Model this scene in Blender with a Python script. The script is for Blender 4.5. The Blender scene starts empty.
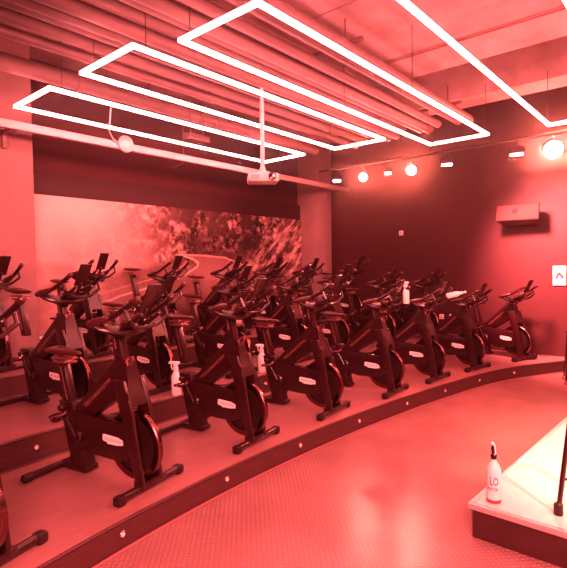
import bpy, bmesh, math, random
import numpy as np
from mathutils import Matrix, Vector

random.seed(7)
rng = np.random.default_rng(11)
S = bpy.context.scene
COL = S.collection
PI = math.pi

# ------------------------------------------------------------------ materials
def new_mat(name):
    m = bpy.data.materials.new(name)
    m.use_nodes = True
    nt = m.node_tree
    return m, nt, nt.nodes['Principled BSDF']

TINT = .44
def warm(c, t=None): t = TINT if t is None else t; return (c[0], c[1] * t, c[2] * t)      # puts part of the red lighting's cast into the base colours
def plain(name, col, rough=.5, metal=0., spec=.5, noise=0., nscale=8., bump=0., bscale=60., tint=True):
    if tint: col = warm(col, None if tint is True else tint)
    m, nt, b = new_mat(name)
    b.inputs['Base Color'].default_value = (*col, 1)
    b.inputs['Roughness'].default_value = rough
    b.inputs['Metallic'].default_value = metal
    b.inputs['Specular IOR Level'].default_value = spec
    tc = nt.nodes.new('ShaderNodeTexCoord')
    if noise > 0:
        n = nt.nodes.new('ShaderNodeTexNoise')
        n.inputs['Scale'].default_value = nscale
        n.inputs['Detail'].default_value = 6
        n.inputs['Roughness'].default_value = .65
        nt.links.new(tc.outputs['Object'], n.inputs['Vector'])
        r = nt.nodes.new('ShaderNodeValToRGB')
        r.color_ramp.elements[0].position = .3
        r.color_ramp.elements[1].position = .7
        r.color_ramp.elements[0].color = (*[c * (1 - noise) for c in col], 1)
        r.color_ramp.elements[1].color = (*[min(1, c * (1 + noise)) for c in col], 1)
        nt.links.new(n.outputs['Fac'], r.inputs['Fac'])
        nt.links.new(r.outputs['Color'], b.inputs['Base Color'])
    if bump > 0:
        n2 = nt.nodes.new('ShaderNodeTexNoise')
        n2.inputs['Scale'].default_value = bscale
        n2.inputs['Detail'].default_value = 4
        nt.links.new(tc.outputs['Object'], n2.inputs['Vector'])
        bp = nt.nodes.new('ShaderNodeBump')
        bp.inputs['Strength'].default_value = bump
        bp.inputs['Distance'].default_value = .01
        nt.links.new(n2.outputs['Fac'], bp.inputs['Height'])
        nt.links.new(bp.outputs['Normal'], b.inputs['Normal'])
    return m

def emit(name, col, strength):
    m, nt, b = new_mat(name)
    b.inputs['Base Color'].default_value = (*col, 1)
    b.inputs['Emission Color'].default_value = (*col, 1)
    b.inputs['Emission Strength'].default_value = strength
    return m

M = {}
M['black'] = plain('black_powder_coat', (.021, .006, .009), .30, 0, .6, .15, 30)
M['black_soft'] = plain('black_rubber', (.018, .008, .010), .45, 0, .4)
M['pad'] = plain('handlebar_foam', (.055, .024, .026), .33, 0, .55)
M['saddle'] = plain('saddle_vinyl', (.05, .022, .025), .30, 0, .6)
M['steel'] = plain('brushed_steel', (.55, .5, .5), .28, 1., .5)
M['darksteel'] = plain('dark_steel', (.2, .17, .17), .25, 1., .5)
M['silver'] = plain('silver_slider', (.3, .27, .27), .35, .6, .5)
M['badge'] = plain('white_badge', (.95, .93, .9), .35, tint=False)
M['ink'] = plain('grey_print', (.30, .17, .17), .5, tint=False)
M['darkink'] = plain('dark_print', (.03, .01, .012), .6, 0, .1)
M['letter'] = plain('pale_lettering', (.26, .19, .19), .5)
M['white'] = plain('white_paint', (.72, .50, .48), .45, 0, .5, tint=False)
M['whiteplastic'] = plain('white_plastic', (.92, .92, .9), .35, tint=False)
M['concrete'] = plain('concrete', (.29, .275, .265), .85, 0, .2, .14, 2.5, .25, 30, .62)
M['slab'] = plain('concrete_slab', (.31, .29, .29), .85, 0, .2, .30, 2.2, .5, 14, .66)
M['slabdark'] = plain('concrete_slab_dark', (.22, .195, .195), .9, 0, .2, .2, 1.6, .3, 14, .55)  # slab concrete darkened to stand for shade; joints and crack share it
M['darkwall'] = plain('dark_painted_wall', (.046, .018, .023), .6, 0, .35, .08, 1.2, tint=.36)
M['backwall'] = plain('maroon_upper_wall', (.06, .03, .032), .7, 0, .3, .1, 2)
M['shutter'] = plain('dark_shutter_box', (.035, .018, .02), .6, 0, .3)
M['pipe'] = plain('painted_pipe', (.115, .098, .098), .55, 0, .35, .15, 3, tint=.6)
M['trimlight'] = plain('aluminium_edge', (.6, .50, .48), .35, .3, tint=False)
M['foot_strip'] = plain('riser_foot_strip', (.30, .26, .26), .4)
M['speaker'] = plain('speaker_grille', (.09, .06, .055), .8, 0, .12)
M['glassblack'] = plain('dark_lens', (.01, .01, .012), .1, 0, .8)
M['red'] = plain('red_mark', (.55, .05, .05), .5, tint=False)
M['paper'] = plain('white_poster_paper', (.95, .95, .93), .5, tint=False)
M['bottle'] = plain('white_bottle', (.93, .92, .86), .35, tint=False)
M['stageblack'] = plain('stage_front_black', (.05, .032, .032), .4, 0, .5, .25, 14)
LEDC = (1.0, .215, .21)
M['led'] = emit('led_tube', LEDC, 48)
M['parlens'] = emit('par_lens', (1, .12, .085), 1800)
M['parlens_small'] = emit('par_lens_small', (1, .26, .22), 40)

def floor_mat():
    m, nt, b = new_mat('studded_rubber_floor')
    L = nt.links.new
    tc = nt.nodes.new('ShaderNodeTexCoord')
    n = nt.nodes.new('ShaderNodeTexNoise'); n.inputs['Scale'].default_value = 1.1; n.inputs['Detail'].default_value = 5
    L(tc.outputs['Object'], n.inputs['Vector'])
    r = nt.nodes.new('ShaderNodeValToRGB')
    r.color_ramp.elements[0].position = .35; r.color_ramp.elements[0].color = (*warm((.28, .258, .242), .58), 1)
    r.color_ramp.elements[1].position = .65; r.color_ramp.elements[1].color = (*warm((.38, .35, .33), .58), 1)
    L(n.outputs['Fac'], r.inputs['Fac']); mx = nt.nodes.new('ShaderNodeMixRGB'); mx.blend_type = 'MULTIPLY'; mx.inputs['Color2'].default_value = (.80, .78, .78, 1)
    L(r.outputs['Color'], mx.inputs['Color1']); L(mx.outputs['Color'], b.inputs['Base Color'])
    mp = nt.nodes.new('ShaderNodeMapping'); mp.inputs['Rotation'].default_value = (0, 0, math.radians(45))
    mp.inputs['Scale'].default_value = (34, 34, 34)
    L(tc.outputs['Object'], mp.inputs['Vector'])
    fr = nt.nodes.new('ShaderNodeVectorMath'); fr.operation = 'FRACTION'; L(mp.outputs['Vector'], fr.inputs[0])
    sb = nt.nodes.new('ShaderNodeVectorMath'); sb.operation = 'SUBTRACT'; sb.inputs[1].default_value = (.5, .5, 0)
    L(fr.outputs['Vector'], sb.inputs[0])
    ml = nt.nodes.new('ShaderNodeVectorMath'); ml.operation = 'MULTIPLY'; ml.inputs[1].default_value = (1, 1, 0)
    L(sb.outputs['Vector'], ml.inputs[0])
    ln = nt.nodes.new('ShaderNodeVectorMath'); ln.operation = 'LENGTH'; L(ml.outputs['Vector'], ln.inputs[0])
    mr = nt.nodes.new('ShaderNodeMapRange'); mr.interpolation_type = 'SMOOTHSTEP'
    mr.inputs['From Min'].default_value = .22; mr.inputs['From Max'].default_value = .38
    mr.inputs['To Min'].default_value = 1; mr.inputs['To Max'].default_value = 0
    L(ln.outputs['Value'], mr.inputs['Value'])
    bp = nt.nodes.new('ShaderNodeBump'); bp.inputs['Strength'].default_value = .8; bp.inputs['Distance'].default_value = .004
    iv = nt.nodes.new('ShaderNodeMath'); iv.operation = 'SUBTRACT'; iv.inputs[0].default_value = 1; L(mr.outputs['Result'], iv.inputs[1]); L(iv.outputs[0], mx.inputs['Fac'])
    L(mr.outputs['Result'], bp.inputs['Height']); L(bp.outputs['Normal'], b.inputs['Normal'])
    b.inputs['Roughness'].default_value = .25
    b.inputs['Specular IOR Level'].default_value = .55
    return m
M['floor'] = floor_mat()

def wood_mat(name, c0, c1, rough, axis_scale=(2, 30, 30), spec=.5, tint=None):
    if name != 'stage_top': c0, c1 = warm(c0, tint), warm(c1, tint)
    m, nt, b = new_mat(name)
    L = nt.links.new
    tc = nt.nodes.new('ShaderNodeTexCoord')
    mp = nt.nodes.new('ShaderNodeMapping'); mp.inputs['Scale'].default_value = axis_scale
    L(tc.outputs['Object'], mp.inputs['Vector'])
    n = nt.nodes.new('ShaderNodeTexNoise'); n.inputs['Scale'].default_value = 2; n.inputs['Detail'].default_value = 6
    n.inputs['Roughness'].default_value = .7
    L(mp.outputs['Vector'], n.inputs['Vector'])
    r = nt.nodes.new('ShaderNodeValToRGB')
    r.color_ramp.elements[0].position = .3; r.color_ramp.elements[0].color = (*c0, 1)
    r.color_ramp.elements[1].position = .72; r.color_ramp.elements[1].color = (*c1, 1)
    L(n.outputs['Fac'], r.inputs['Fac']); L(r.outputs['Color'], b.inputs['Base Color'])
    b.inputs['Roughness'].default_value = rough
    b.inputs['Specular IOR Level'].default_value = spec
    return m
M['deck'] = wood_mat('platform_vinyl', (.26, .233, .224), (.34, .313, .30), .30, (1.2, 6, 6), .55, .55)
M['riser'] = wood_mat('dark_riser', (.045, .032, .034), (.085, .062, .06), .45, (3, 3, 40))
M['stagetop'] = wood_mat('stage_top', (.62, .60, .52), (.72, .70, .62), .4, (2, 12, 12))

# ------------------------------------------------------------------ mesh builder
def basis(xa, ya, za, org=(0, 0, 0)):
    m = Matrix.Identity(4)
    for i, v in enumerate((xa, ya, za)):
        for k in range(3): m[k][i] = v[k]
    for k in range(3): m[k][3] = org[k]
    return m

class MB:
    def __init__(self): self.bm = bmesh.new()
    def _merge(self, t, mi=0, mat=None):
        if mat is not None: bmesh.ops.transform(t, matrix=mat, verts=t.verts)
        bmesh.ops.recalc_face_normals(t, faces=t.faces)
        for f in t.faces: f.material_index = mi
        me = bpy.data.meshes.new('tmp'); t.to_mesh(me); t.free()
        self.bm.from_mesh(me); bpy.data.meshes.remove(me)
        return self
    def box(self, c, s, rot=None, bev=0., mi=0, seg=2):
        t = bmesh.new(); bmesh.ops.create_cube(t, size=1)
        bmesh.ops.scale(t, vec=s, verts=t.verts)
        if bev > 0: bmesh.ops.bevel(t, geom=t.edges[:], offset=bev, segments=seg, affect='EDGES', profile=.5)
        m = Matrix.Translation(c)
        if rot is not None: m = m @ rot
        return self._merge(t, mi, m)
    def prism(self, poly, a, b, axis='x', bev=0., mi=0, seg=2):
        """polygon of (u,v) extruded from a to b along axis; x: (u,v)=(y,z); y: (x,z); z: (x,y)"""
        t = bmesh.new()
        def P(u, v, w): return {'x': (w, u, v), 'y': (u, w, v), 'z': (u, v, w)}[axis]
        A = [t.verts.new(P(u, v, a)) for u, v in poly]
        B = [t.verts.new(P(u, v, b)) for u, v in poly]
        t.faces.new(A); t.faces.new(B[::-1])
        n = len(poly)
        for i in range(n): t.faces.new((A[i], B[i], B[(i + 1) % n], A[(i + 1) % n]))
        bmesh.ops.recalc_face_normals(t, faces=t.faces)
        if bev > 0: bmesh.ops.bevel(t, geom=t.edges[:], offset=bev, segments=seg, affect='EDGES', profile=.5, clamp_overlap=True)
        return self._merge(t, mi)
    def tube(self, pts, r, n=10, mi=0, flat=(1, 1), up=(0, 0, 1), closed=False, dome=True):
        pts = [Vector(p) for p in pts]
        k = len(pts)
        rr = [r] * k if not hasattr(r, '__len__') else list(r)
        if dome and not closed:      # rounded ends
            d0 = (pts[0] - pts[1]).normalized(); d1 = (pts[-1] - pts[-2]).normalized()
            pts = [pts[0] + d0 * rr[0] * .45] + pts + [pts[-1] + d1 * rr[-1] * .45]
            rr = [rr[0] * .55] + rr + [rr[-1] * .55]
            k += 2
        t = bmesh.new(); rings = []
        prev = None
        for i, p in enumerate(pts):
            if closed: d = (pts[(i + 1) % k] - pts[i - 1])
            else: d = pts[min(i + 1, k - 1)] - pts[max(i - 1, 0)]
            d.normalize()
            u = Vector(up) if prev is None else prev
            u = u - d * u.dot(d)
            if u.length < 1e-4: u = Vector((1, 0, 0)) - d * d.x
            if u.length < 1e-4: u = Vector((0, 1, 0)) - d * d.y
            u.normalize(); prev = u
            s = d.cross(u)
            rings.append([t.verts.new(p + (s * math.cos(a) * flat[0] + u * math.sin(a) * flat[1]) * rr[i])
                          for a in [2 * PI * j / n for j in range(n)]])
        m = k if closed else k - 1
        for i in range(m):
            A, B = rings[i], rings[(i + 1) % k]
            for j in range(n): t.faces.new((A[j], A[(j + 1) % n], B[(j + 1) % n], B[j]))
        if not closed:
            t.faces.new(rings[0][::-1]); t.faces.new(rings[-1])
        return self._merge(t, mi)
    def lathe(self, prof, mat=None, n=24, mi=0):
        """prof [(r,h)] spun round local z"""
        t = bmesh.new(); rings = []
        for r, h in prof:
            rings.append([t.verts.new((max(r, 1e-4) * math.cos(2 * PI * j / n), max(r, 1e-4) * math.sin(2 * PI * j / n), h)) for j in range(n)])
        for A, B in zip(rings, rings[1:]):
            for j in range(n): t.faces.new((A[j], A[(j + 1) % n], B[(j + 1) % n], B[j]))
        t.faces.new(rings[0][::-1]); t.faces.new(rings[-1])
        return self._merge(t, mi, mat)
    def loft(self, secs, mi=0):
        t = bmesh.new()
        R = [[t.verts.new(p) for p in s] for s in secs]
        n = len(R[0])
        for A, B in zip(R, R[1:]):
            for j in range(n): t.faces.new((A[j], A[(j + 1) % n], B[(j + 1) % n], B[j]))
        t.faces.new(R[0][::-1]); t.faces.new(R[-1])
        return self._merge(t, mi)
    def poly(self, pts, mi=0):
        t = bmesh.new(); t.faces.new([t.verts.new(p) for p in pts])
        for f in t.faces: f.material_index = mi
        me = bpy.data.meshes.new('tmp'); t.to_mesh(me); t.free(); self.bm.from_mesh(me); bpy.data.meshes.remove(me)
        return self
    def text(self, s, size, mat, mi=0, extrude=.0006, sx=1.):
        cu = bpy.data.curves.new('lettering', 'FONT'); cu.body = s; cu.size = size
        cu.align_x = 'CENTER'; cu.align_y = 'CENTER'; cu.extrude = extrude; cu.resolution_u = 2
        ob = bpy.data.objects.new('lettering', cu); COL.objects.link(ob)
        dg = bpy.context.evaluated_depsgraph_get()
        me = bpy.data.meshes.new_from_object(ob.evaluated_get(dg))
        t = bmesh.new(); t.from_mesh(me)
        bmesh.ops.scale(t, vec=(sx, 1, 1), verts=t.verts)
        bpy.data.objects.remove(ob); bpy.data.curves.remove(cu); bpy.data.meshes.remove(me)
        bmesh.ops.transform(t, matrix=mat, verts=t.verts)
        for f in t.faces: f.material_index = mi
        me = bpy.data.meshes.new('tmp'); t.to_mesh(me); t.free(); self.bm.from_mesh(me); bpy.data.meshes.remove(me)
        return self
    def build(self, name, mats, parent=None, smooth=35, loc=None):
        me = bpy.data.meshes.new(name); self.bm.to_mesh(me); self.bm.free()
        for m in (mats if isinstance(mats, (list, tuple)) else [mats]): me.materials.append(m)
        if smooth:
            me.shade_smooth(); me.set_sharp_from_angle(angle=math.radians(smooth))
        o = bpy.data.objects.new(name, me); COL.objects.link(o)
        if parent is not None: o.parent = parent
        if loc is not None: o.location = loc
        return o

def tag(o, label=None, cat=None, group=None, kind=None):
    if label: o['label'] = label
    if cat: o['category'] = cat
    if group: o['group'] = group
    if kind: o['kind'] = kind
    return o
def thing(name, label, cat, loc=(0, 0, 0), rz=0., group=None):
    o = bpy.data.objects.new(name, None); COL.objects.link(o)
    o.empty_display_size = .1
    o.location = loc; o.rotation_euler = (0, 0, rz)
    return tag(o, label, cat, group)
def struct(o, label=None):
    o['kind'] = 'structure'
    if label: o['label'] = label
    return o
def clone(o, parent=None):
    c = o.copy(); COL.objects.link(c)
    if parent is not None: c.parent = parent
    for ch in list(o.children): clone(ch, c)
    return c
RX = lambda a: Matrix.Rotation(a, 4, 'X')
RY = lambda a: Matrix.Rotation(a, 4, 'Y')
RZ = lambda a: Matrix.Rotation(a, 4, 'Z')
SIDE = basis((0, 1, 0), (0, 0, 1), (1, 0, 0))      # text plane facing local +x

# ------------------------------------------------------------------ curves of the tiers
def crom(P, n=10):
    P = [np.array(p, float) for p in P]; out = []
    P = [2 * P[0] - P[1]] + P + [2 * P[-1] - P[-2]]
    for i in range(1, len(P) - 2):
        p0, p1, p2, p3 = P[i - 1:i + 3]
        for k in range(n):
            t = k / n
            out.append(.5 * ((2 * p1) + (-p0 + p2) * t + (2 * p0 - 5 * p1 + 4 * p2 - p3) * t * t + (-p0 + 3 * p1 - 3 * p2 + p3) * t ** 3))
    out.append(P[-2])
    return np.array(out)
WX0, WX1, WY0, WY1 = -2.6, 8.45, -3.2, 6.45
Z1, Z2, Z3 = .175, .385, .595
LIP1 = crom([(-2.6, .75), (-1, 1.72), (.2, 2.24), (1.25, 2.49), (2.4, 2.6), (3.64, 2.59), (4.77, 2.50), (5.75, 2.37), (6.75, 2.18), (7.45, 1.93), (8.1, 1.60), (8.45, 1.40)])
LIP2 = crom([(-2.6, 2.3), (-1.2, 3.05), (0, 3.5), (1.25, 3.77), (2.3, 3.83), (3.6, 3.83), (4.9, 3.74), (5.95, 3.6), (7.1, 3.38), (7.9, 3.1), (8.45, 2.85)])
LIP3 = crom([(-2.6, 3.9), (-1.2, 4.5), (0, 4.85), (1.25, 5.02), (2.3, 5.07), (3.6, 5.06), (4.9, 4.97), (6.1, 4.80), (7.3, 4.52), (8.0, 4.25), (8.45, 4.05)])

def tier(name, lip, zb, zt, label, back):
    mb = MB(); t = bmesh.new(); k = len(lip)
    f0 = [t.verts.new((x, y, zb)) for x, y in lip]; f1 = [t.verts.new((x, y, zt)) for x, y in lip]
    b0 = [t.verts.new((x, back, zb)) for x, y in lip]; b1 = [t.verts.new((x, back, zt)) for x, y in lip]
    top, fr = [], []
    for i in range(k - 1):
        fr.append(t.faces.new((f0[i], f0[i + 1], f1[i + 1], f1[i])))
        top.append(t.faces.new((f1[i], f1[i + 1], b1[i + 1], b1[i])))
        t.faces.new((b0[i], b1[i], b1[i + 1], b0[i + 1]))
        t.faces.new((f0[i], b0[i], b0[i + 1], f0[i + 1]))
    t.faces.new((f0[0], f1[0], b1[0], b0[0])); t.faces.new((f0[-1], b0[-1], b1[-1], f1[-1]))
    bmesh.ops.recalc_face_normals(t, faces=t.faces)
    for f in t.faces: f.material_index = 1
    for f in top: f.material_index = 0
    me = bpy.data.meshes.new('tmp'); t.to_mesh(me); t.free(); mb.bm.from_mesh(me); bpy.data.meshes.remove(me)
    o = mb.build(name, [M['deck'], M['riser']], smooth=20)
    struct(o, label)
    # dark nosing and pale foot trim following the curve
    nb = MB(); nb.tube([(x, y - .004, zt - .006) for x, y in lip], .010, 6, dome=False)
    struct(nb.build('trim_1', M['riser']), 'dark nosing along the platform lip')
    fb = MB(); fb.tube([(x, y - .012, zb + .006) for x, y in lip], .009, 6, dome=False)
    struct(fb.build('trim_2', M['foot_strip'] if zb == 0 else M['riser']), 'pale strip along the foot of the riser')
    return o
tier('platform_1', LIP1, 0, Z1, 'lowest curved platform with dark riser', WY1)
tier('platform_2', LIP2, Z1, Z2, 'middle curved platform', WY1)
tier('platform_3', LIP3, Z2, Z3, 'top curved platform along the mural', WY1)

# ------------------------------------------------------------------ room shell
CEIL = 4.25
struct(MB().box(((WX0 + WX1) / 2, (WY0 + WY1) / 2, -.05), (WX1 - WX0, WY1 - WY0, .1)).build('floor', M['floor'], smooth=0))
struct(MB().box((WX1 + .06, (WY0 + WY1) / 2, CEIL / 2), (.12, WY1 - WY0, CEIL)).build('wall_right', M['darkwall'], smooth=0))
struct(MB().box((WX0 - .06, (WY0 + WY1) / 2, CEIL / 2), (.12, WY1 - WY0, CEIL)).build('wall_left', M['concrete'], smooth=0))
struct(MB().box(((WX0 + WX1) / 2, WY1 + .06, CEIL / 2), (WX1 - WX0, .12, CEIL)).build('wall_back', M['backwall'], smooth=0))
struct(MB().box(((WX0 + WX1) / 2, WY0 - .06, CEIL / 2), (WX1 - WX0, .12, CEIL)).build('wall_front', M['concrete'], smooth=0))
struct(MB().box(((WX0 + WX1) / 2, (WY0 + WY1) / 2, CEIL + .06), (WX1 - WX0, WY1 - WY0, .12)).build('ceiling', M['slabdark'], smooth=0))
# cast slab fields and beams hung under the ceiling plane (they run across the room, along y)
sl = MB()
sl.box((3.55, -.15, 4.04), (3.96, 6.1, .42))
sd_ = MB().box((3.55, 3.85, 4.06), (3.96, 1.9, .38))  # same slab in the darker copy, shade behind the pipes put into its colour
struct(sd_.build('ceiling_slab', M['slabdark'], smooth=0), 'ceiling field above the pipes, darkened by painted shade')
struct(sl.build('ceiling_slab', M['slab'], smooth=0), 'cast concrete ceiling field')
gr = MB()
for x in (4.88, 4.93): gr.box((x, -.15, 3.826), (.018, 6.0, .016))
for x in (3.6, 2.3): gr.box((x, -.15, 3.828), (.012, 6.0, .012))
struct(gr.build('ceiling_joint', M['slabdark'], smooth=0), 'dark formwork joints in the ceiling slab')
bmx = MB(); bmx.box((6.72, 1.4, 4.0), (.42, 9.2, .44))
struct(bmx.build('ceiling_beam', M['slab'], smooth=0), 'concrete beam across the ceiling')
# hairline cracks along the slab
ck = MB(); pts = [(3.2, .9, 3.829)]
for i in range(16):
    x, y, z = pts[-1]; pts.append((x + .14 + random.uniform(-.03, .03), y + random.uniform(-.10, .11), z))
ck.tube(pts, .006, 5, dome=False)
struct(ck.build('ceiling_crack', M['slabdark']), 'thin crack in the concrete ceiling')

# columns, mural and dark band over it
for nm, x0, x1, lb in (('column', 1.90, 2.46, 'pale concrete column at left of the mural'), ('column', 7.90, 8.36, 'pale concrete column in the corner right of the mural')):
    struct(MB().box(((x0 + x1) / 2, 6.135, CEIL / 2), (x1 - x0, .53, CEIL), bev=.012).build(nm, M['concrete']), lb)
struct(MB().box((5.18, 6.385, 2.69), (5.44, .12, .30)).build('shutter_housing', M['shutter'], smooth=0), 'dark box running above the mural')
struct(MB().box((5.18, 6.42, 3.35), (5.44, .05, 1.0)).build('upper_wall_panel', M['backwall'], smooth=0), 'dark wall panel above the mural')
struct(MB().box((0.0, 6.3, CEIL / 2), (3.8, .25, CEIL)).build('wall_side', M['concrete'], smooth=0), 'pale wall left of the column')

# ------------------------------------------------------------------ mural (flat photographic print on the back wall)
def vnoise(x, y, seed):
    r = np.random.default_rng(seed); g = r.random((256, 256))
    xi = np.floor(x).astype(int); yi = np.floor(y).astype(int); fx = x - xi; fy = y - yi
    fx = fx * fx * (3 - 2 * fx); fy = fy * fy * (3 - 2 * fy)
    a = g[xi % 256, yi % 256]; b = g[(xi + 1) % 256, yi % 256]; c = g[xi % 256, (yi + 1) % 256]; d = g[(xi + 1) % 256, (yi + 1) % 256]
    return (a * (1 - fx) + b * fx) * (1 - fy) + (c * (1 - fx) + d * fx) * fy
def fbm(x, y, seed, oc=5, gain=.55):
    s = 0; a = 1; n = 0
    for i in range(oc):
        s = s + a * vnoise(x * 2 ** i + 17 * i, y * 2 ** i + 31 * i, seed + i); n += a; a *= gain
    return s / n
def sstep(a, b, x):
    t = np.clip((x - a) / (b - a), 0, 1); return t * t * (3 - 2 * t)
def polydist(P, X, Z):
    d = np.full(X.shape, 9.)
    for (x0, z0), (x1, z1) in zip(P, P[1:]):
        vx, vz = x1 - x0, z1 - z0
        t = np.clip(((X - x0) * vx + (Z - z0) * vz) / (vx * vx + vz * vz), 0, 1)
        d = np.minimum(d, np.hypot(X - x0 - t * vx, Z - z0 - t * vz))
    return d
def inside(P, X, Z):
    r = np.zeros(X.shape, bool); n = len(P)
    for i in range(n):
        x0, z0 = P[i]; x1, z1 = P[(i + 1) % n]
        if z0 == z1: continue
        c = ((z0 > Z) != (z1 > Z)) & (X < (x1 - x0) * (Z - z0) / (z1 - z0) + x0)
        r ^= c
    return r
MX0, MX1, MZ0, MZ1 = 2.46, 7.895, .60, 2.54
def build_mural():
    nx, nz = 720, 258
    xs = np.linspace(MX0, MX1, nx); zs = np.linspace(MZ0, MZ1, nz)
    X, Z = np.meshgrid(xs, zs)
    n1 = fbm(X * 2.2, Z * 2.2, 3); n2 = fbm(X * 13, Z * 13, 9, 4, .75); n3 = fbm(X * 4, Z * 5, 21, 5, .65)
    # sky haze, brightest top left
    haze = .92 - .10 * sstep(3.2, 5.2, X) + .12 * np.exp(-((X - 3.35) ** 2 / .5 + (Z - 2.2) ** 2 / .3))
    L = haze.copy()
    # trees: grow denser to the right
    dens = sstep(3.0, 5.1, X + .5 * (n1 - .5)) * (1 - sstep(7.0, 7.9, X) * .3)
    leaf = np.clip(.20 + 2.4 * (n2 - .42) * sstep(.32, .65, n3), .07, .85)
    tree = leaf * (.65 + .35 * sstep(.4, .62, n1))
    L = L * (1 - dens) + tree * dens
    soft = .62 + .5 * (n3 - .5) + .25 * (n2 - .5)
    wleft = sstep(2.4, 3.0, X) * (1 - sstep(3.6, 4.7, X)) * sstep(2.5, 1.7, Z) * .8
    L = L * (1 - wleft) + soft * wleft
    # dark trunk mass behind the bend
    L *= 1 - .45 * np.exp(-((X - 5.7) ** 2 / .9 + (Z - 2.05) ** 2 / .05))
    # ground at left
    gz = 1.62 + .05 * np.sin(X * 3) + .12 * (n1 - .5)
    g = sstep(.06, -.06, Z - gz) * (1 - sstep(6.2, 6.6, X))
    ground = .50 - .20 * sstep(2.6, 4.6, X) + .35 * (n3 - .5) + .2 * (n2 - .5)
    L = L * (1 - g) + ground * g
    # rocky slope at right
    rk = sstep(-.06, .08, (X - 6.15) * .60 + 1.66 - Z + .25 * (n1 - .5)) * sstep(5.95, 6.3, X)
    u = X * .8 + Z * .6; v = -X * .6 + Z * .8
    rn = fbm(u * 5, v * 15, 33, 5, .72)
    rock = np.clip(.42 + 1.9 * (rn - .5) + .45 * (n2 - .5), .12, .85)
    L = L * (1 - rk) + rock * rk
    # road
    left = [(2.9, .80), (3.32, 1.06), (3.77, 1.22), (4.63, 1.39), (5.0, 1.53), (5.17, 1.62), (5.20, 1.68), (5.09, 1.74), (4.91, 1.79)]
    right = [(5.81, 1.76), (6.1, 1.68), (6.47, 1.55), (6.72, 1.40), (6.76, 1.3), (6.7, 1.12), (6.4, .85), (6.0, .6)]
    road = inside(left + right + [(2.5, .6)], X, Z)
    rd = .40 + .14 * np.exp(-((X - 5.7) ** 2 / .35 + (Z - 1.5) ** 2 / .06)) + .12 * (n3 - .5) - .2 * sstep(1.3, .8, Z)
    L = np.where(road, rd * .9, L)
    for P, w, val in ((left, .013, .85), (right, .013, .66), ([(4.75, 1.81), (5.3, 1.80), (5.81, 1.765)], .016, .70), ([(2.5, .98), (3.2, 1.2), (3.9, 1.36), (4.6, 1.5), (4.95, 1.66)], .009, .62)):
        a = sstep(w * 1.3, w * .5, polydist(P, X, Z)); L = L * (1 - a) + val * a
    # contrast haze from the left
    L = np.clip(L, .04, 1)
    hz = (1 - sstep(2.5, 4.6, X)) * .45; L = L * (1 - hz) + .72 * hz
    t = bmesh.new()
    me = bpy.data.meshes.new('mural_print')
    verts = [(x, 6.298, z) for z in zs for x in xs]
    faces = [(j * nx + i, j * nx + i + 1, (j + 1) * nx + i + 1, (j + 1) * nx + i) for j in range(nz - 1) for i in range(nx - 1)]
    me.from_pydata(verts, [], faces); t.free()
    at = me.color_attributes.new('print', 'FLOAT_COLOR', 'POINT')
    l2 = (L.ravel() ** 1.4) * .95
    colr = np.stack([l2, l2 * (.36 + .34 * L.ravel()), l2 * (.34 + .28 * L.ravel()), np.ones_like(l2)], 1).astype(np.float32)  # red cast of the lighting mixed into the print colours
    at.data.foreach_set('color', colr.ravel())
    m, nt, b = new_mat('mural_photo_print')
    a = nt.nodes.new('ShaderNodeVertexColor'); a.layer_name = 'print'
    nt.links.new(a.outputs['Color'], b.inputs['Base Color'])
    b.inputs['Roughness'].default_value = .6; b.inputs['Specular IOR Level'].default_value = .25
    me.materials.append(m)
    root = thing('wall_mural', 'wide wall mural photo of a bending forest road, behind the top row of bikes', 'mural', ((MX0 + MX1) / 2, 6.3, MZ0))
    o = bpy.data.objects.new('printed_panel', me); COL.objects.link(o); o.parent = root
    o.location = (-(MX0 + MX1) / 2, -6.3, -MZ0)
    bk = MB().box((0, .022, (MZ1 - MZ0) / 2), (MX1 - MX0, .046, MZ1 - MZ0)).build('backing_board', M['shutter'], root, smooth=0)
build_mural()

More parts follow.
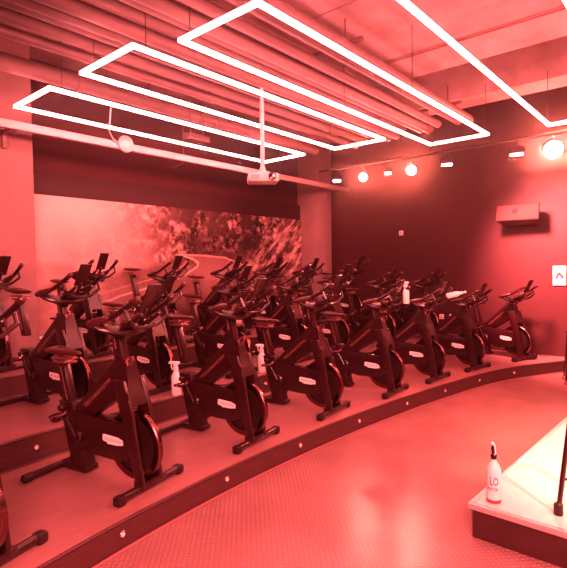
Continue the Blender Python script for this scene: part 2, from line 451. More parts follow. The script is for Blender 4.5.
# ------------------------------------------------------------------ the indoor bike
# local frame: +y the way the rider faces, +x rider's right, z up, origin on the deck between the feet
def make_bike():
    R = thing('indoor_bike', 'bike', 'exercise bike')
    B = M['black']
    # feet
    fs = MB().tube([(-.24, .28, .036), (.24, .28, .036)], .026, 12, dome=False).box((0, .26, .05), (.17, .10, .05), bev=.01).build('front_stabilizer', B, R)
    for s in (-1, 1):
        MB().box((s * .265, .28, .031), (.062, .066, .060), bev=.014).build('end_cap', M['black_soft'], fs)
    rs = MB().tube([(-.30, -.53, .034), (.30, -.53, .034)], .025, 12, dome=False).prism([(-.55, .010), (-.275, .010), (-.275, .05), (-.55, .06)], -.06, .06, bev=.012).build('rear_stabilizer', B, R)
    for s in (-1, 1):
        MB().tube([(s * .295, -.53, .034), (s * .345, -.533, .033)], .030, 12).build('end_cap', M['black_soft'], rs)
    # seat tube and post
    MB().prism([(-.425, .03), (-.285, .03), (-.400, .50), (-.550, .50)], -.052, .052, bev=.012).build('seat_tube', B, R)
    k = MB().tube([(.03, -.475, .455), (.075, -.480, .458)], .012, 8).lathe([(.006, 0), (.022, .004), (.026, .014), (.018, .03), (.004, .034)], basis((0, 1, 0), (0, 0, 1), (1, 0, 0), (.070, -.48, .458)), 14)
    k.build('clamp_knob', M['black_soft'], R)
    sp = MB().prism([(-.492, .40), (-.417, .40), (-.510, .735), (-.585, .735)], -.032, .032, bev=.010).box((.0326, -.50, .585), (.002, .012, .26), RX(math.atan2(.093, .335)), mi=1)
    sp.build('seat_post', [B, M['silver']], R)
    sc = MB().box((0, -.66, .742), (.085, .17, .016), bev=.005).box((0, -.66, .770), (.07, .20, .014), bev=.004).box((0, -.64, .757), (.04, .07, .03), bev=.004)
    sc.tube([(.02, -.56, .757), (.075, -.56, .757)], .010, 8)
    bmesh.ops.translate(sc.bm, vec=(0, .135, 0), verts=sc.bm.verts)
    sc.build('saddle_slider', M['silver'], R)
    # saddle
    secs = []
    for y, w, zt, th in [(-.845, .035, .826, .016), (-.835, .068, .838, .030), (-.80, .086, .846, .042), (-.74, .084, .842, .044), (-.68, .060, .834, .040), (-.62, .036, .830, .036), (-.56, .024, .828, .030), (-.535, .019, .824, .024), (-.522, .010, .816, .014)]:
        secs.append([(w * math.cos(a), y + .165, zt - th / 2 + th / 2 * math.sin(a) * (1 if math.sin(a) > 0 else 1.1)) for a in [2 * PI * j / 14 for j in range(14)]])
    sd = MB().loft(secs).build('saddle', M['saddle'], R, smooth=60)
    MB().tube([(-.03, -0.625, .806), (-.028, -0.535, .790), (-.012, -0.395, .802)], .005, 6).tube([(.03, -0.625, .806), (.028, -0.535, .790), (.012, -0.395, .802)], .005, 6).build('saddle_rail', M['steel'], sd)
    # drive cover on the right side with the rounded front, and the centre beam behind the wheel
    cov = [(-.43, .19), (-.455, .36), (-.43, .425), (-.38, .440), (.10, .420), (.17, .395), (.205, .34), (.21, .28), (.19, .22), (.14, .178), (.06, .160), (-.10, .162), (-.30, .172)]
    dc = MB().prism(cov, .030, .066, bev=.010)
    dc.prism([(-.42, .20), (-.44, .42), (-.07, .42), (-.055, .20)], -.055, .045, bev=.008)
    dc.lathe([(.118, 0), (.118, .006), (.108, .009), (.02, .010)], basis((0, 1, 0), (0, 0, 1), (1, 0, 0), (.0658, .075, .287)), 30)
    dc = dc.build('drive_cover', B, R)
    # white badge: two staggered rounded bars with the maker's lettering
    bp = [(-.082, .036), (-.075, .042), (.052, .034), (.060, .026), (.086, .020), (.090, -.018), (.078, -.024), (.055, -.024), (.050, -.030), (-.040, -.030), (-.048, -.018), (-.078, -.012), (-.084, -.004)]
    bd = MB().prism([(.02 + u * 1.08, .298 + v * .85) for u, v in bp], .0755, .0785)
    bd.text('TECHNOGYM', .027, Matrix.Translation((.0788, .024, .301)) @ SIDE @ RZ(-.04), 1, .0003, .95)
    bd.build('logo_badge', [M['badge'], M['ink']], dc, smooth=0)['label'] = 'white badge with maker lettering'
    # diagonal main tube with lettering
    mt = MB().prism([(-.43, .420), (-.215, .420), (.10, .615), (.13, .80), (.10, .845), (.02, .835)], -.046, .046, bev=.008)
    ang = math.atan2(.825 - .43, .02 + .44)
    mt.text('TECHNOGYM', .038, Matrix.Translation((.0463, -.150, .590)) @ SIDE @ RZ(ang - .02), 1, .0004, 1.42)
    mt.build('main_tube', [B, M['letter']], R)
    # fork
    fk = MB()
    for s in (-1, 1):
        a, b2 = (.046, .082) if s > 0 else (-.082, -.046)
        fk.prism([(.255, .045), (.322, .045), (.235, .52), (.165, .72), (.06, .72), (.125, .50)], *((a + .034, b2 + .026) if s > 0 else (a, b2)), bev=.010)
    cs = []
    for z, y0, y1, xa, xb in [(.845, .03, .120, -.042, .044), (.82, .03, .128, -.044, .046), (.76, .045, .142, -.048, .052), (.70, .065, .160, -.056, .064), (.64, .085, .185, -.066, .082), (.58, .11, .212, -.078, .104), (.55, .125, .222, -.080, .106)]:
        cs.append([(xa, y0, z), (xb, y0, z), (xb, y1, z), (xa, y1, z)])
    fk.loft(cs)
    fk.box((0, .285, .055), (.22, .06, .04), bev=.008)
    fk.lathe([(.044, 0), (.044, .004), (.036, .006), (.004, .006)], basis((0, 1, 0), (0, 0, 1), (1, 0, 0), (.1005, .165, .612)), 20)
    fk.build('fork', B, R)
    # flywheel
    FX = basis((0, 1, 0), (0, 0, 1), (1, 0, 0), (0, .150, .272))
    fw = MB().lathe([(.05, -.012), (.188, -.010), (.188, .010), (.05, .012)], FX, 40).build('flywheel', M['black_soft'], R)
    MB().lathe([(.184, -.020), (.224, -.020), (.230, -.014), (.230, .014), (.224, .020), (.184, .020), (.180, .012), (.180, -.012), (.184, -.020)], FX, 48).build('wheel_rim', M['darksteel'], fw)
    MB().lathe([(.034, -.044), (.046, -.03), (.046, .03), (.034, .044)], FX, 20).build('hub', M['darksteel'], fw)
    # handlebar post
    hp = MB().prism([(.035, .66), (.115, .66), (.045, 1.055), (-.030, 1.055)], -.034, .034, bev=.010)
    hp.box((.0345, .018, .955), (.0012, .009, .10), RX(math.atan2(.07, .395)), mi=1)
    hp.build('handlebar_post', [B, M['letter']], R)
    lv = MB().tube([(.03, .13, .835), (.05, .165, .862), (.055, .20, .872), (.052, .205, .85), (.05, .165, .806), (.046, .14, .80)], .0055, 8, closed=True)
    lv.tube([(0, .09, .835), (.048, .135, .83)], .011, 8)
    lv.build('adjustment_lever', M['steel'], R)
    # handlebar
    hb = MB()
    hb.tube([(-.205, -.06, 1.100), (-.175, .00, 1.066), (-.11, .05, 1.038), (0, .065, 1.030), (.11, .05, 1.038), (.175, .00, 1.066), (.205, -.06, 1.100)], [.022, .034, .042, .046, .042, .034, .022], 12, flat=(1.3, .75))
    hb.tube([(-.172, .22, 1.19), (-.168, .25, 1.125), (-.10, .225, 1.068), (0, .205, 1.058), (.10, .225, 1.068), (.168, .25, 1.125), (.172, .22, 1.19)], .013, 8)
    hb.box((0, .02, 1.050), (.085, .15, .05), bev=.012)
    for s in (-1, 1):
        hb.tube([(s * .182, .02, 1.105), (s * .176, .14, 1.150), (s * .165, .24, 1.207), (s * .157, .30, 1.245)], [.017, .0175, .018, .018], 10)
        hb.tube([(s * .085, .09, 1.06), (s * .085, .19, 1.100), (s * .08, .27, 1.150)], .014, 8)
    hb = hb.build('handlebar', M['black'], R)
    for s in (-1, 1):
        MB().tube([(s * .188, -.085, 1.084), (s * .194, -.065, 1.088), (s * .194, -.02, 1.098), (s * .188, .03, 1.112), (s * .183, .09, 1.133)], [.018, .036, .043, .038, .021], 12, flat=(1.0, .66)).build('arm_pad', M['pad'], hb)
        MB().tube([(s * .1585, .287, 1.237), (s * .155, .315, 1.255)], .020, 10).build('grip_cap', M['pad'], hb)
    th = MB().prism([(.205, 1.160), (.216, 1.153), (.315, 1.335), (.304, 1.341)], -.055, .055, bev=.003)
    th.tube([(0, .165, 1.08), (0, .195, 1.12), (0, .228, 1.178)], .014, 8)
    th.build('tablet_holder', M['black'], hb)
    tr = MB().box((0, .115, 1.090), (.165, .075, .022), RX(.12), bev=.008).box((0, .085, 1.104), (.12, .018, .010), RX(.12), bev=.003)
    tr.build('tray', M['saddle'], hb)
    # cranks
    C0 = (-.335, .275)
    for s, (dy, dz) in ((1, (-.085, .150)), (-1, (.085, -.150))):
        x0 = .066 if s > 0 else -.058
        cr = MB().lathe([(.052, 0), (.052, .012), (.040, .022), (.004, .022)], basis((0, 1, 0), (0, 0, 1), (s, 0, 0), (x0, *C0)), 20)
        cr.tube([(x0 + s * .016, C0[0], C0[1]), (x0 + s * .030, C0[0] + dy, C0[1] + dz)], [.017, .013], 10, flat=(1, .7))
        cr = cr.build('crank', M['black'], R)
        px, py, pz = x0 + s * .045, C0[0] + dy, C0[1] + dz
        pd = MB().tube([(px - s * .01, py, pz), (px + s * .09, py, pz)], .009, 8, mi=1)
        for q in (-.034, .034): pd.box((px + s * .045, py + q, pz), (.085, .012, .022), bev=.004)
        for q in (.004, .086): pd.box((px + s * q, py, pz), (.010, .075, .018), bev=.003)
        pd.tube([(px + s * .02, py + .036, pz), (px + s * .025, py + .075, pz + .022), (px + s * .045, py + .085, pz + .045), (px + s * .065, py + .075, pz + .022), (px + s * .07, py + .036, pz)], .0045, 6, mi=1)
        pd.build('pedal', [M['black_soft'], M['steel']], cr)
    return R

HPAX = Vector((0, -.175, .985)); SPAX = Vector((0, -.27, .963))
def adjust(R, dh, ds, nofront=False):
    for ch in R.children:
        n = ch.name.split('.')[0]
        if n == 'handlebar_post': ch.location = HPAX * dh
        if n == 'handlebar': ch.location = HPAX * dh + Vector((0, .045, 0))
        if n in ('seat_post', 'saddle_slider', 'saddle'): ch.location = SPAX * ds
ROW1 = [(.86, 2.62, -83), (1.86, 2.79, -88), (2.90, 2.82, -92), (3.95, 2.79, -93), (4.98, 2.67, -95), (5.89, 2.57, -99), (6.80, 2.40, -106), (7.87, 2.09, -111)]
ROW2 = [(2.07, 4.07, -88), (2.95, 4.11, -92), (3.98, 4.05, -93), (4.98, 3.97, -95), (5.76, 3.88, -98), (6.70, 3.67, -105), (7.55, 3.36, -109)]
ROW3 = [(1.88, 5.30, -88), (2.93, 5.30, -92), (3.95, 5.28, -93), (4.95, 5.20, -95), (5.75, 5.12, -97), (6.50, 4.98, -101), (7.45, 4.70, -106)]
L1 = ['black exercise bike cut off by the left edge, nearest in the front row',
      'black exercise bike in the front row, nearest one seen whole, saddle set low',
      'black exercise bike in the front row, just right of the white spray bottle',
      'black exercise bike in the front row, fourth from the left edge',
      'black exercise bike in the middle of the front row, fifth from the left edge',
      'front-row exercise bike sixth from the left, below the white bottle on a handlebar',
      'front-row black exercise bike, second from the right wall',
      'black exercise bike at the right end of the front row, silhouetted against the red wall']
L2 = ['middle-row exercise bike at the far left, behind the nearest whole bike, saddle set high',
      'middle-row exercise bike lit deep red, directly left of the white spray bottle',
      'middle-row exercise bike between the two white spray bottles, third from left',
      'middle-row exercise bike just right of the second spray bottle, fourth from left',
      'middle-row exercise bike fifth from left, in line with the right column',
      'middle-row exercise bike second from the right wall, partly behind two front-row bikes',
      'middle-row exercise bike at the right end, rising behind the bike with the tilted bottle']
L3 = ['top-row exercise bike at the far left, in front of the left column',
      'top-row exercise bike second from left, against the pale hazy part of the mural',
      'top-row exercise bike third from left, against the road verge in the mural',
      'top-row exercise bike in front of the road bend in the mural',
      'top-row exercise bike fifth from left, against the rocky slope in the mural',
      'top-row exercise bike just in front of the right column',
      'top-row exercise bike at the right end, against the dark wall']
ADJ1 = [(.05, 0), (.0, .03), (.01, .19), (.01, .06), (-.07, .04), (-.12, .06), (-.17, .02), (-.15, .05)]
ADJ2 = [(-.07, .22), (-.19, .02), (-.10, .06), (-.10, .0), (-.10, .06), (-.15, .03), (-.17, .05)]
ADJ3 = [(-.19, 0), (-.15, .05), (-.17, .19), (-.17, .05), (-.18, .10), (-.20, .02), (-.17, .05)]
bike0 = make_bike(); first = True
BIKES = {}
for rn, (row, z, labs, adj, grp) in enumerate(((ROW1, Z1, L1, ADJ1, 'exercise bikes in the front row'), (ROW2, Z2, L2, ADJ2, 'exercise bikes in the middle row'), (ROW3, Z3, L3, ADJ3, 'exercise bikes in the top row'))):
    for i, (x, y, h) in enumerate(row):
        h += (10, 10, 10, 9, 8, 7, 6, 5)[i] if rn < 1 else (8, 7, 7, 7, 6, 5, 5, 5)[i]
        b = bike0 if first else clone(bike0); first = False
        a = math.radians(h)
        b.location = (x - .03 - .28 * math.cos(a), y - .05 - .28 * math.sin(a), z + .001)
        b.rotation_euler = (0, 0, a - PI / 2)
        tag(b, labs[i], 'exercise bike', grp)
        adjust(b, *adj[i])
        BIKES[(rn, i)] = b

# ------------------------------------------------------------------ riser lights
def step_light(x, lip, z, label):
    i = int(np.argmin(np.abs(lip[:, 0] - x))); i = min(max(i, 1), len(lip) - 2)
    t = lip[i + 1] - lip[i - 1]; t = t / np.hypot(*t)
    n = np.array((t[1], -t[0]))                       # points out of the riser
    yy = np.interp(x, lip[:, 0], lip[:, 1])
    r = thing('step_light', label, 'step light', (x, yy, z), math.atan2(n[1], n[0]) + PI / 2, 'round step lights on the risers')
    O = basis((1, 0, 0), (0, 0, 1), (0, -1, 0))
    MB().lathe([(.021, -.004), (.021, .004), (.017, .008), (.015, .008), (.015, .005), (.002, .005)], O, 18).build('bezel', M['steel'], r)
    MB().lathe([(.014, .004), (.013, .0065), (.002, .008)], O, 16).build('lens', M['whiteplastic'], r)
ords = ['leftmost', 'second', 'third', 'fourth', 'fifth', 'sixth', 'seventh']
for i, x in enumerate((1.49, 2.37, 3.22, 4.09, 4.94, 5.72, 6.50, 7.24)):
    step_light(x, LIP1, .092, ['leftmost round step light on the front riser, below the nearest whole bike', 'second round step light from the left on the front riser', 'third round step light from the left on the front riser', 'fourth round step light from the left on the front riser', 'fifth round step light from the left on the front riser', 'sixth round step light from the left on the front riser', 'second to last round step light before the right wall', 'last round step light on the front riser, nearest the right wall'][i])
step_light(1.55, LIP2, .28, 'round step light on the middle riser at far left, under a bike')
step_light(4.09, LIP2, .28, 'round step light on the middle riser, below the second spray bottle')

# ------------------------------------------------------------------ pendant LED rectangles
LZ = 3.225
def led_frame(x0, x1, y0, y1, label, hang):
    r = thing('pendant_light', label, 'pendant light', (x0, y0, LZ), 0, 'rectangular LED frames under the ceiling')
    w = .0155; X, Y = x1 - x0, y1 - y0
    for a, b, c, d in ((-w, X + w, -w, w), (-w, X + w, Y - w, Y + w), (-w, w, w, Y - w), (X - w, X + w, w, Y - w)):
        MB().box(((a + b) / 2, (c + d) / 2, 0), (b - a, d - c, .031), bev=.005).build('light_tube', M['led'], r)
    for hx, hy in hang:
        MB().tube([(hx * X, hy * Y, .02), (hx * X, hy * Y, .60)], .004, 6).build('suspension_cable', M['black_soft'], r)
led_frame(2.234, 6.378, 2.102, 2.853, 'glowing rectangular light frame, second nearest, with its left corner near the top edge', [(.02, 0), (.02, 1), (.98, 0), (.98, 1), (.5, 0), (.5, 1)])
led_frame(2.054, 5.696, 3.174, 3.925, 'glowing rectangular light frame, second from the back wall', [(.03, 1), (.03, 0), (.97, 0), (.97, 1)])
led_frame(2.029, 5.664, 4.460, 5.210, 'glowing rectangular light frame nearest the mural, farthest back and smallest', [(.03, 0), (.97, 1)])
led_frame(2.30, 6.455, .68, 1.431, 'glowing rectangular light frame nearest the camera, cut off by the top right edge', [(.98, 0), (.98, 1)])

# ------------------------------------------------------------------ ceiling services
py = [2.42, 2.60, 2.80, 2.97, 3.14, 3.31, 3.48, 3.66, 3.84, 4.02, 4.22]
for i, y in enumerate(py):
    x1 = 6.62 + .12 * math.sin(i * 2.1)
    z = 3.52 + .03 * math.sin(i * 1.7)
    r = .046 + .012 * (i % 3 == 0)
    pts = [(-2.4, y, z), (x1, y, z)]
    o = MB().tube(pts, r, 12, dome=False).build('ceiling_pipe', M['pipe'])
    tag(o, 'painted service pipe under the ceiling, %s counting from the camera side' % ['first', 'second', 'third', 'fourth', 'fifth', 'sixth', 'seventh', 'eighth', 'ninth', 'tenth', 'last'][i], 'pipe', 'parallel pipes under the ceiling')
for i, x in enumerate((-.6, 1.6, 3.8, 6.1)):
    o = MB().box((x, 3.32, 3.605), (.04, 2.0, .03)).tube([(x, 2.5, 3.6), (x, 2.5, 3.84)], .008, 6).tube([(x, 4.1, 3.6), (x, 4.1, 3.84)], .008, 6).build('pipe_hanger', M['pipe'], smooth=30)
    tag(o, 'cross bar carrying the ceiling pipes, %s from the left' % ['first', 'second', 'third', 'last'][i], 'pipe hanger', 'pipe hangers')
o = MB().tube([(-2.4, 4.95, 3.53), (1.2, 4.95, 3.53), (3.0, 4.95, 3.53), (6.6, 4.95, 3.53)], .085, 16, dome=False)
for x in (.2, 2.55, 4.4): o.tube([(x - .03, 4.95, 3.53), (x + .03, 4.95, 3.53)], .094, 16, dome=False)
for x in (.6, 3.4, 6.0): o.tube([(x, 4.95, 3.6), (x, 4.95, 3.85)], .008, 6)
tag(o.build('air_duct', M['pipe']), 'thick round duct running under the ceiling behind the pipes', 'duct')
# long rail in front of the mural
r = thing('equipment_rail', 'long pale rail under the ceiling passing in front of both columns', 'rail', (3.0, 5.55, 3.13))
MB().box((2.0, 0, 0), (6.9, .06, .085), bev=.006).build('rail_bar', M['white'], r)
for x in (-.85, 5.1):
    MB().box((x, .17, -.02), (.05, .36, .05), bev=.005).box((x, .30, -.10), (.05, .05, .18), bev=.004).build('bracket', M['slab'], r)
for x in (1.35, 3.4):
    MB().tube([(x, 0, .04), (x, 0, .72)], .008, 6).tube([(x + .02, .03, -.06), (x + .02, .28, -.10)], .012, 6).build('drop_rod', M['pipe'], r)
# round white puck and its cable on the rail
r = thing('ceiling_sensor', 'round white disc on the pale rail with a thin looping cable', 'sensor', (3.42, 5.50, 3.15))
MB().lathe([(.02, -.02), (.09, -.018), (.105, 0), (.10, .02), (.06, .04), (.01, .045)], basis((1, 0, 0), (0, 0, 1), (0, -1, 0)), 28).build('disc_housing', M['white'], r)
MB().tube([(-.09, .0, .0), (-.18, -.02, .03), (-.25, -.06, .10), (-.29, -.15, .22), (-.30, -.20, .38)], .008, 6).build('cable', M['white'], r)
o = MB().box((0, 0, 0), (.34, .10, .08), bev=.01).tube([(-.1, 0, .04), (-.1, 0, 1.022)], .006, 6).tube([(.1, 0, .04), (.1, 0, 1.022)], .006, 6).build('driver_box', M['pipe'], loc=(4.02, 4.85, 3.22))
tag(o, 'small pale box hanging inside the rearmost light frame', 'driver box')

# projector on a ceiling pole
PX, PY = 3.76, 3.50
r = thing('projector', 'white projector hanging from the ceiling on a long pole', 'projector', (PX, PY, 2.52), math.radians(-42))
MB().box((0, 0, 0), (.31, .24, .085), bev=.014).box((-.09, -.1205, .0), (.09, .004, .045), mi=1).build('body', [M['white'], M['silver']], r)
MB().lathe([(.040, 0), (.040, .030), (.032, .034), (.030, .012), (.002, .010)], basis((1, 0, 0), (0, 0, 1), (0, -1, 0), (.085, -.115, .006)), 22).build('lens', M['glassblack'], r)
MB().box((0, 0, .055), (.12, .12, .03), bev=.006).tube([(0, 0, .06), (0, 0, .11)], .030, 12).build('mount_plate', M['white'], r)
MB().tube([(0, 0, .10), (0, 0, .78)], .022, 12, dome=False).tube([(0, 0, .78), (0, 0, 1.31)], .017, 12, dome=False).box((0, 0, 1.29), (.12, .12, .05), bev=.01).build('pole', M['white'], r)

# ------------------------------------------------------------------ stage spotlights on the right
SX, SZ = 7.6, 3.165
rail = MB().tube([(SX, 1.0, SZ + .22), (SX, 5.6, SZ + .22)], .024, 10, dome=False)
for y in (1.3, 3.4, 5.3): rail.tube([(SX, y, SZ + .22), (SX, y, 4.25)], .010, 6, dome=False)
tag(rail.build('lighting_bar', M['black']), 'dark bar under the ceiling carrying the row of spotlights', 'lighting bar')
spots = [(5.21, 0, 1), (4.65, 1, .9), (4.16, 0, .8), (3.73, 1, 1.0), (3.13, 0, 1.1), (2.10, 0, 1.2), (1.63, 1, 1.5)]
plabs = ['small flat red spotlight at the left end of the row, beside the column', 'round glowing spotlight, first of the big ones from the column', 'small flat spotlight between the two left round ones',
         'round glowing spotlight in the middle of the row', 'small flat spotlight right of the middle round one', 'small flat spotlight just left of the brightest one', 'brightest and largest round spotlight, at the right end of the row']
for (y, big, k), lb in zip(spots, plabs):
    zc = SZ
    aim = Vector((0, 0, 1.625 + .3)) - Vector((SX, y, zc))
    yaw = math.atan2(aim.y, aim.x) - PI / 2
    r = thing('spotlight', lb, 'spotlight', (SX, y, zc), yaw, 'row of spotlights on the lighting bar')
    pit = -.18
    if big:
        R_ = .075 * k
        P = basis((1, 0, 0), (0, math.sin(-pit), math.cos(pit)), (0, math.cos(pit), -math.sin(-pit)))
        MB().lathe([(.03, -.17), (R_ * .8, -.16), (R_ * 1.05, -.05), (R_ * 1.12, .02), (R_ * 1.12, .05), (R_ * 1.02, .05), (R_ * 1.0, .01), (.01, .0)], P, 24).build('can', M['black'], r)
        MB().lathe([(R_ * .98, .012), (R_ * .9, .030), (R_ * .6, .045), (.005, .055)], P, 24).build('lens', M['parlens'], r)
    else:
        R_ = .07 * k
        MB().box((0, -.05, .015), (R_ * 2.4, .14, .09), bev=.015).build('can', M['black'], r)
        MB().box((0, .022, -.0), (R_ * 2.0, .02, .040), bev=.009).build('lens', M['parlens_small'], r)
    s = R_ * 1.3
    MB().tube([(-s, -.03, .0), (-s, -.03, .10), (0, -.02, .16), (s, -.03, .10), (s, -.03, .0)], .008, 6).tube([(0, -.02, .15), (0, 0, .185)], .010, 8).build('yoke', M['black'], r)

# ------------------------------------------------------------------ right wall fittings
r = thing('wall_speaker', 'wide dark loudspeaker mounted high on the right wall', 'speaker', (8.19, 2.22, 2.36), 0)
tilt = RY(math.radians(15))
ca = MB()
ca.prism([(-.31, -.12), (-.25, .14), (.25, .14), (.31, -.12)], -.13, .13, axis='z', bev=.012)
bmesh.ops.transform(ca.bm, matrix=tilt @ basis((0, 1, 0), (1, 0, 0), (0, 0, 1)), verts=ca.bm.verts)
ca.build('cabinet', M['black'], r)
g = MB().box((-.125, 0, .0), (.012, .60, .235), bev=.005)
bmesh.ops.transform(g.bm, matrix=tilt, verts=g.bm.verts)
g = g.build('grille', M['speaker'], r)
lg = MB().box((-.134, .03, .02), (.004, .07, .07)); bmesh.ops.transform(lg.bm, matrix=tilt, verts=lg.bm.verts)
lg.build('emblem', M['darkink'], g)
MB().box((.19, 0, .0), (.14, .12, .10), bev=.006).box((.258, 0, 0), (.014, .2, .2)).build('wall_bracket', M['black'], r)

r = thing('framed_sign', 'white framed poster with a red angular mark on the right wall', 'sign', (8.445, 1.71, 1.415), 0)
MB().box((-.008, 0, 0), (.016, .185, .30), bev=.003).build('frame', M['white'], r)
p = MB().box((-.0165, 0, 0), (.003, .165, .28))
x = -.0185
def sg(y, z): return (x, -y, z)        # y measured rightwards as seen from the room
p.poly([sg(-.062, -.05), sg(-.028, -.055), sg(.006, .02), sg(.0, .055), sg(-.022, .05)], 1)
p.poly([sg(-.015, .050), sg(.005, .055), sg(.068, -.015), sg(.062, -.045), sg(.032, -.042), sg(-.005, .010)], 1)
p.build('poster', [M['paper'], M['red']], r, smooth=0)
for y, z, lb in ((3.57, .68, 'white wall socket low on the right wall, left one of a pair'), (3.385, .69, 'white wall socket low on the right wall, right one of a pair'), (4.35, 2.20, 'small white switch plate high on the dark right wall')):
    o = MB().box((8.443, y, z), (.014, .085, .085), bev=.004).box((8.4355, y, z), (.003, .05, .05), bev=.001, mi=1).build('socket_plate', [M['whiteplastic'], M['white']])
    tag(o, lb, 'wall socket', 'small plates on the right wall')

# ------------------------------------------------------------------ instructor stage
SZT = .205
st = MB().prism([(2.895, 1.035), (2.895, -1.9), (7.0, -1.9), (7.0, .86)], 0.0, SZT - .03, axis='z', mi=1)
st.prism([(2.91, 1.02), (2.91, -1.9), (7.0, -1.9), (7.0, .845)], SZT - .03, SZT, axis='z', mi=0)
o = st.build('stage_platform', [M['stagetop'], M['stageblack']], smooth=0); struct(o, 'low black instructor stage with pale top, at right')
tb = MB().box((2.89, -.42, SZT - .014), (.035, 2.95, .034), bev=.004)
a = math.atan2(-.18, 4.12)
tb.box(((2.895 + 7.0) / 2, (1.035 + .86) / 2, SZT - .014), (4.125, .035, .034), RZ(a), bev=.004)
struct(tb.build('trim_3', M['trimlight'], smooth=30), 'pale edging around the stage top')

# lettered bottle on the stage corner
r = thing('water_bottle', 'white lettered bottle with a trigger cap, on the corner of the stage', 'bottle', (2.995, .945, SZT + .003), math.radians(195))
MB().lathe([(.002, .012), (.036, .012), (.038, .02), (.038, .172), (.037, .182), (.029, .206), (.018, .224), (.0145, .232), (.0145, .245), (.002, .245)], None, 28).build('flask', M['bottle'], r)
MB().lathe([(.002, 0), (.038, 0), (.0395, .004), (.0395, .014), (.037, .018), (.002, .018)], None, 28).build('base_ring', M['red'], r)
MB().lathe([(.0165, .240), (.0175, .243), (.0175, .262), (.015, .266), (.002, .266)], None, 20).build('collar', M['glassblack'], r)
sp = MB().tube([(0, 0, .262), (0, -.002, .290), (.003, -.004, .315), (.018, -.006, .332), (.032, -.006, .330)], [.013, .013, .012, .009, .007], 10)
sp.build('spout', M['whiteplastic'], r)
MB().tube([(.030, -.006, .328), (.024, -.004, .300), (.018, -.002, .272)], [.006, .009, .007], 8, flat=(1.2, .7)).build('trigger', M['glassblack'], r)
lt = MB()
def curved_text(mb, s, size, z, a0, sx):
    cu = MB(); cu.text(s, size, Matrix.Identity(4), 0, .0008, sx)
    for v in cu.bm.verts:
        a = a0 + v.co.x / .0385; rr = .0386 + v.co.z
        v.co = Vector((rr * math.sin(a), -rr * math.cos(a), z + v.co.y))
    me = bpy.data.meshes.new('tmp'); cu.bm.to_mesh(me); cu.bm.free(); mb.bm.from_mesh(me); bpy.data.meshes.remove(me)
BA = math.radians(195) 
face = math.atan2(-.945, -2.995)            # direction from the bottle to the viewing side of the room
a0 = face - BA + PI / 2
curved_text(lt, 'LO', .066, .122, a0 + .05, .55)
curved_text(lt, 'WATER', .023, .078, a0 - .20, .8)
r.scale = (1.06, 1.06, 1.06)
lt.build('lettering', M['darkink'], r, smooth=0)

# thin black stand on the stage, mostly outside the frame
r = thing('music_stand', 'thin black metal stand at the right edge, standing on the lit stage', 'stand', (3.06, .615, SZT), 0)
MB().tube([(0, 0, .02), (.035, -.042, .5), (.075, -.09, 1.0)], .014, 10).tube([(.014, -.017, .20), (.22, -.22, .21)], .008, 8).build('pole', M['black'], r)
MB().tube([(.22, -.22, .02), (.22, -.22, .5), (.20, -.26, .98)], .012, 10).build('brace_leg', M['black'], r)
MB().lathe([(.002, 0), (.024, 0), (.026, .01), (.024, .06), (.012, .07)], None, 16).build('foot', M['black_soft'], r)
MB().lathe([(.002, 0), (.026, 0), (.028, .01), (.024, .03), (.012, .04)], Matrix.Translation((.22, -.22, 0)), 16).build('foot', M['black_soft'], r)
MB().tube([(.075, -.09, .98), (.14, -.18, 1.0), (.20, -.26, .98)], .012, 8).build('crossbar', M['black'], r)

# slim stool standing on the floor near the right wall, only one leg in the frame
r = thing('stool', 'slim dark stool on the floor by the right wall, one leg in view', 'stool', (7.53, 1.265, 0), math.radians(15))
for i, (dx, dy) in enumerate(((-.16, .18), (.16, .18), (.16, -.18), (-.16, -.18))):
    lg = MB().tube([(dx, dy, .03), (dx * .8, dy * .8, .66)], .012, 8).build('leg', M['darksteel'], r)
    MB().lathe([(.002, 0), (.024, 0), (.027, .015), (.022, .04), (.012, .045)], Matrix.Translation((dx, dy, 0)), 14).build('foot', M['silver'], lg)
MB().lathe([(.002, .65), (.16, .65), (.175, .665), (.175, .69), (.16, .70), (.002, .70)], None, 26).build('seat', M['black'], r)

# ------------------------------------------------------------------ spray bottles
def spray_bottle(loc, rz, label, rot=None):
    r = thing('spray_bottle', label, 'spray bottle', loc, rz, 'white spray bottles among the bikes')
    if rot is not None: r.rotation_euler = rot
    r.scale = (1.15, 1.15, 1.15) if loc[1] > 3.8 else (.88, .88, .88)
    MB().lathe([(.002, 0), (.036, 0), (.040, .006), (.040, .145), (.036, .165), (.020, .200), (.016, .215), (.002, .215)], None, 24).build('bottle_body', M['bottle'], r)
    MB().lathe([(.018, .205), (.021, .207), (.021, .232), (.016, .236), (.002, .236)], None, 18).build('screw_collar', M['whiteplastic'], r)
    MB().prism([(-.035, .262), (-.030, .282), (.045, .286), (.060, .278), (.060, .266), (.020, .262), (.014, .232), (-.014, .232), (-.018, .255)], -.013, .013, bev=.004).build('spray_head', M['whiteplastic'], r)
    MB().tube([(0, .034, .262), (0, .040, .243), (0, .030, .222), (0, .034, .212)], [.006, .006, .005, .004], 8).build('trigger', M['whiteplastic'], r)
    return r
spray_bottle((2.90, 3.88, Z2), math.radians(40), 'white spray bottle standing on the middle platform edge, left of the two')
spray_bottle((4.15, 3.92, Z2), math.radians(40), 'white spray bottle standing on the middle platform, half hidden behind a front-row bike')
spray_bottle((2.235, 5.16, Z3), math.radians(40), 'white spray bottle on the top platform at left, mostly hidden behind a middle-row bike')
def on_bike(key, p):
    b = BIKES[key]; return Matrix.Translation(b.location) @ b.rotation_euler.to_matrix().to_4x4() @ Vector(p)
P = on_bike((0, 4), (-.165, .33, 1.0)); spray_bottle(P, 0, 'small white spray bottle standing upright at the handlebar of the fifth front-row bike')
P = on_bike((0, 5), (-.19, .29, 1.03))
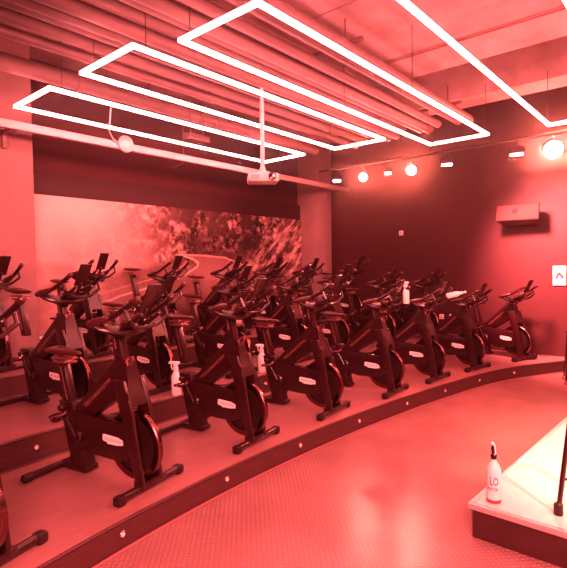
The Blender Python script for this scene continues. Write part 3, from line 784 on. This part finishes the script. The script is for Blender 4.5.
spray_bottle(P, 0, 'white spray bottle lying tilted across a front-row handlebar, before the dark wall', (0, math.radians(76), math.radians(-68)))

# ------------------------------------------------------------------ lights
def area(name, loc, size, energy, col, rot=(0, 0, 0), sy=None):
    l = bpy.data.lights.new(name, 'AREA'); l.energy = energy; l.color = col; l.size = size
    if sy: l.shape = 'RECTANGLE'; l.size_y = sy
    o = bpy.data.objects.new(name, l); COL.objects.link(o); o.location = loc; o.rotation_euler = rot
    return o
def spot(name, loc, tgt, energy, col, ang, blend=.5, rad=.06):
    l = bpy.data.lights.new(name, 'SPOT'); l.energy = energy; l.color = col; l.spot_size = math.radians(ang); l.spot_blend = blend; l.shadow_soft_size = rad
    o = bpy.data.objects.new(name, l); COL.objects.link(o); o.location = loc
    o.rotation_euler = (Vector(tgt) - Vector(loc)).to_track_quat('-Z', 'Y').to_euler()
    return o
RED = (1, .20, .195)
def aimed(loc, tgt): return (Vector(tgt) - Vector(loc)).to_track_quat('-Z', 'Y').to_euler()
area('red_fill', (-1.6, -1.6, 3.2), 2.2, 900, RED, aimed((-1.6, -1.6, 3.2), (4, 3.2, .6)), 1.6)  # added fill lamp for the near sides of the bikes, no such fixture
area('red_fill', (3.5, -1.8, 3.7), 3.0, 420, RED, (0, 0, 0), 2.0)  # second added fill, overhead and out of view
spot('stage_light', (2.2, -1.0, 3.6), (4.3, .0, .16), 1500, (1, .76, .44), 44, .6, .1)
spot('wall_wash', (6.5, 2.3, 3.15), (8.45, 1.50, 1.45), 5600, RED, 74, 1.0, .22)
spot('column_fill', (6.6, 4.3, 3.2), (8.0, 6.1, 1.9), 160, RED, 60, .9, .2)  # added to brighten the right column, no fixture of its own
spot('mural_wash', (4.0, 3.6, 3.3), (3.6, 6.3, 1.9), 90, RED, 95, .9, .3)
for y, e in ((4.65, 60), (3.73, 60), (1.75, 110)):
    spot('par_beam', (7.45, y - .02, 3.1), (3.6, y * .6 + .8, .4), e, RED, 60, .6, .06)

w = bpy.data.worlds.new('dim_room'); S.world = w; w.use_nodes = True
w.node_tree.nodes['Background'].inputs['Color'].default_value = (.05, .008, .008, 1)
w.node_tree.nodes['Background'].inputs['Strength'].default_value = .3

# thin haze added to the room air to give the lamps their halos
vs = w.node_tree.nodes.new('ShaderNodeVolumeScatter')
vs.inputs['Density'].default_value = .005; vs.inputs['Anisotropy'].default_value = .955
w.node_tree.links.new(vs.outputs['Volume'], w.node_tree.nodes['World Output'].inputs['Volume'])

# ------------------------------------------------------------------ camera
F = 493.06; yaw, pit, rol = [math.radians(a) for a in (49.2917, -2.1747, -.702)]
fw = Vector((math.sin(yaw) * math.cos(pit), math.cos(yaw) * math.cos(pit), math.sin(pit)))
rt = Vector((math.cos(yaw), -math.sin(yaw), 0)); up = rt.cross(fw)
r2 = rt * math.cos(rol) + up * math.sin(rol); u2 = -rt * math.sin(rol) + up * math.cos(rol)
cam = bpy.data.cameras.new('camera'); cam.sensor_fit = 'HORIZONTAL'; cam.sensor_width = 36; cam.lens = F * 36 / 567
cam.clip_start = .02
co = bpy.data.objects.new('camera', cam); COL.objects.link(co)
co.matrix_world = basis(r2, u2, -fw, (0, 0, 1.625))
S.camera = co
S.view_settings.view_transform = 'Standard'
S.view_settings.look = 'None'
S.view_settings.exposure = .17
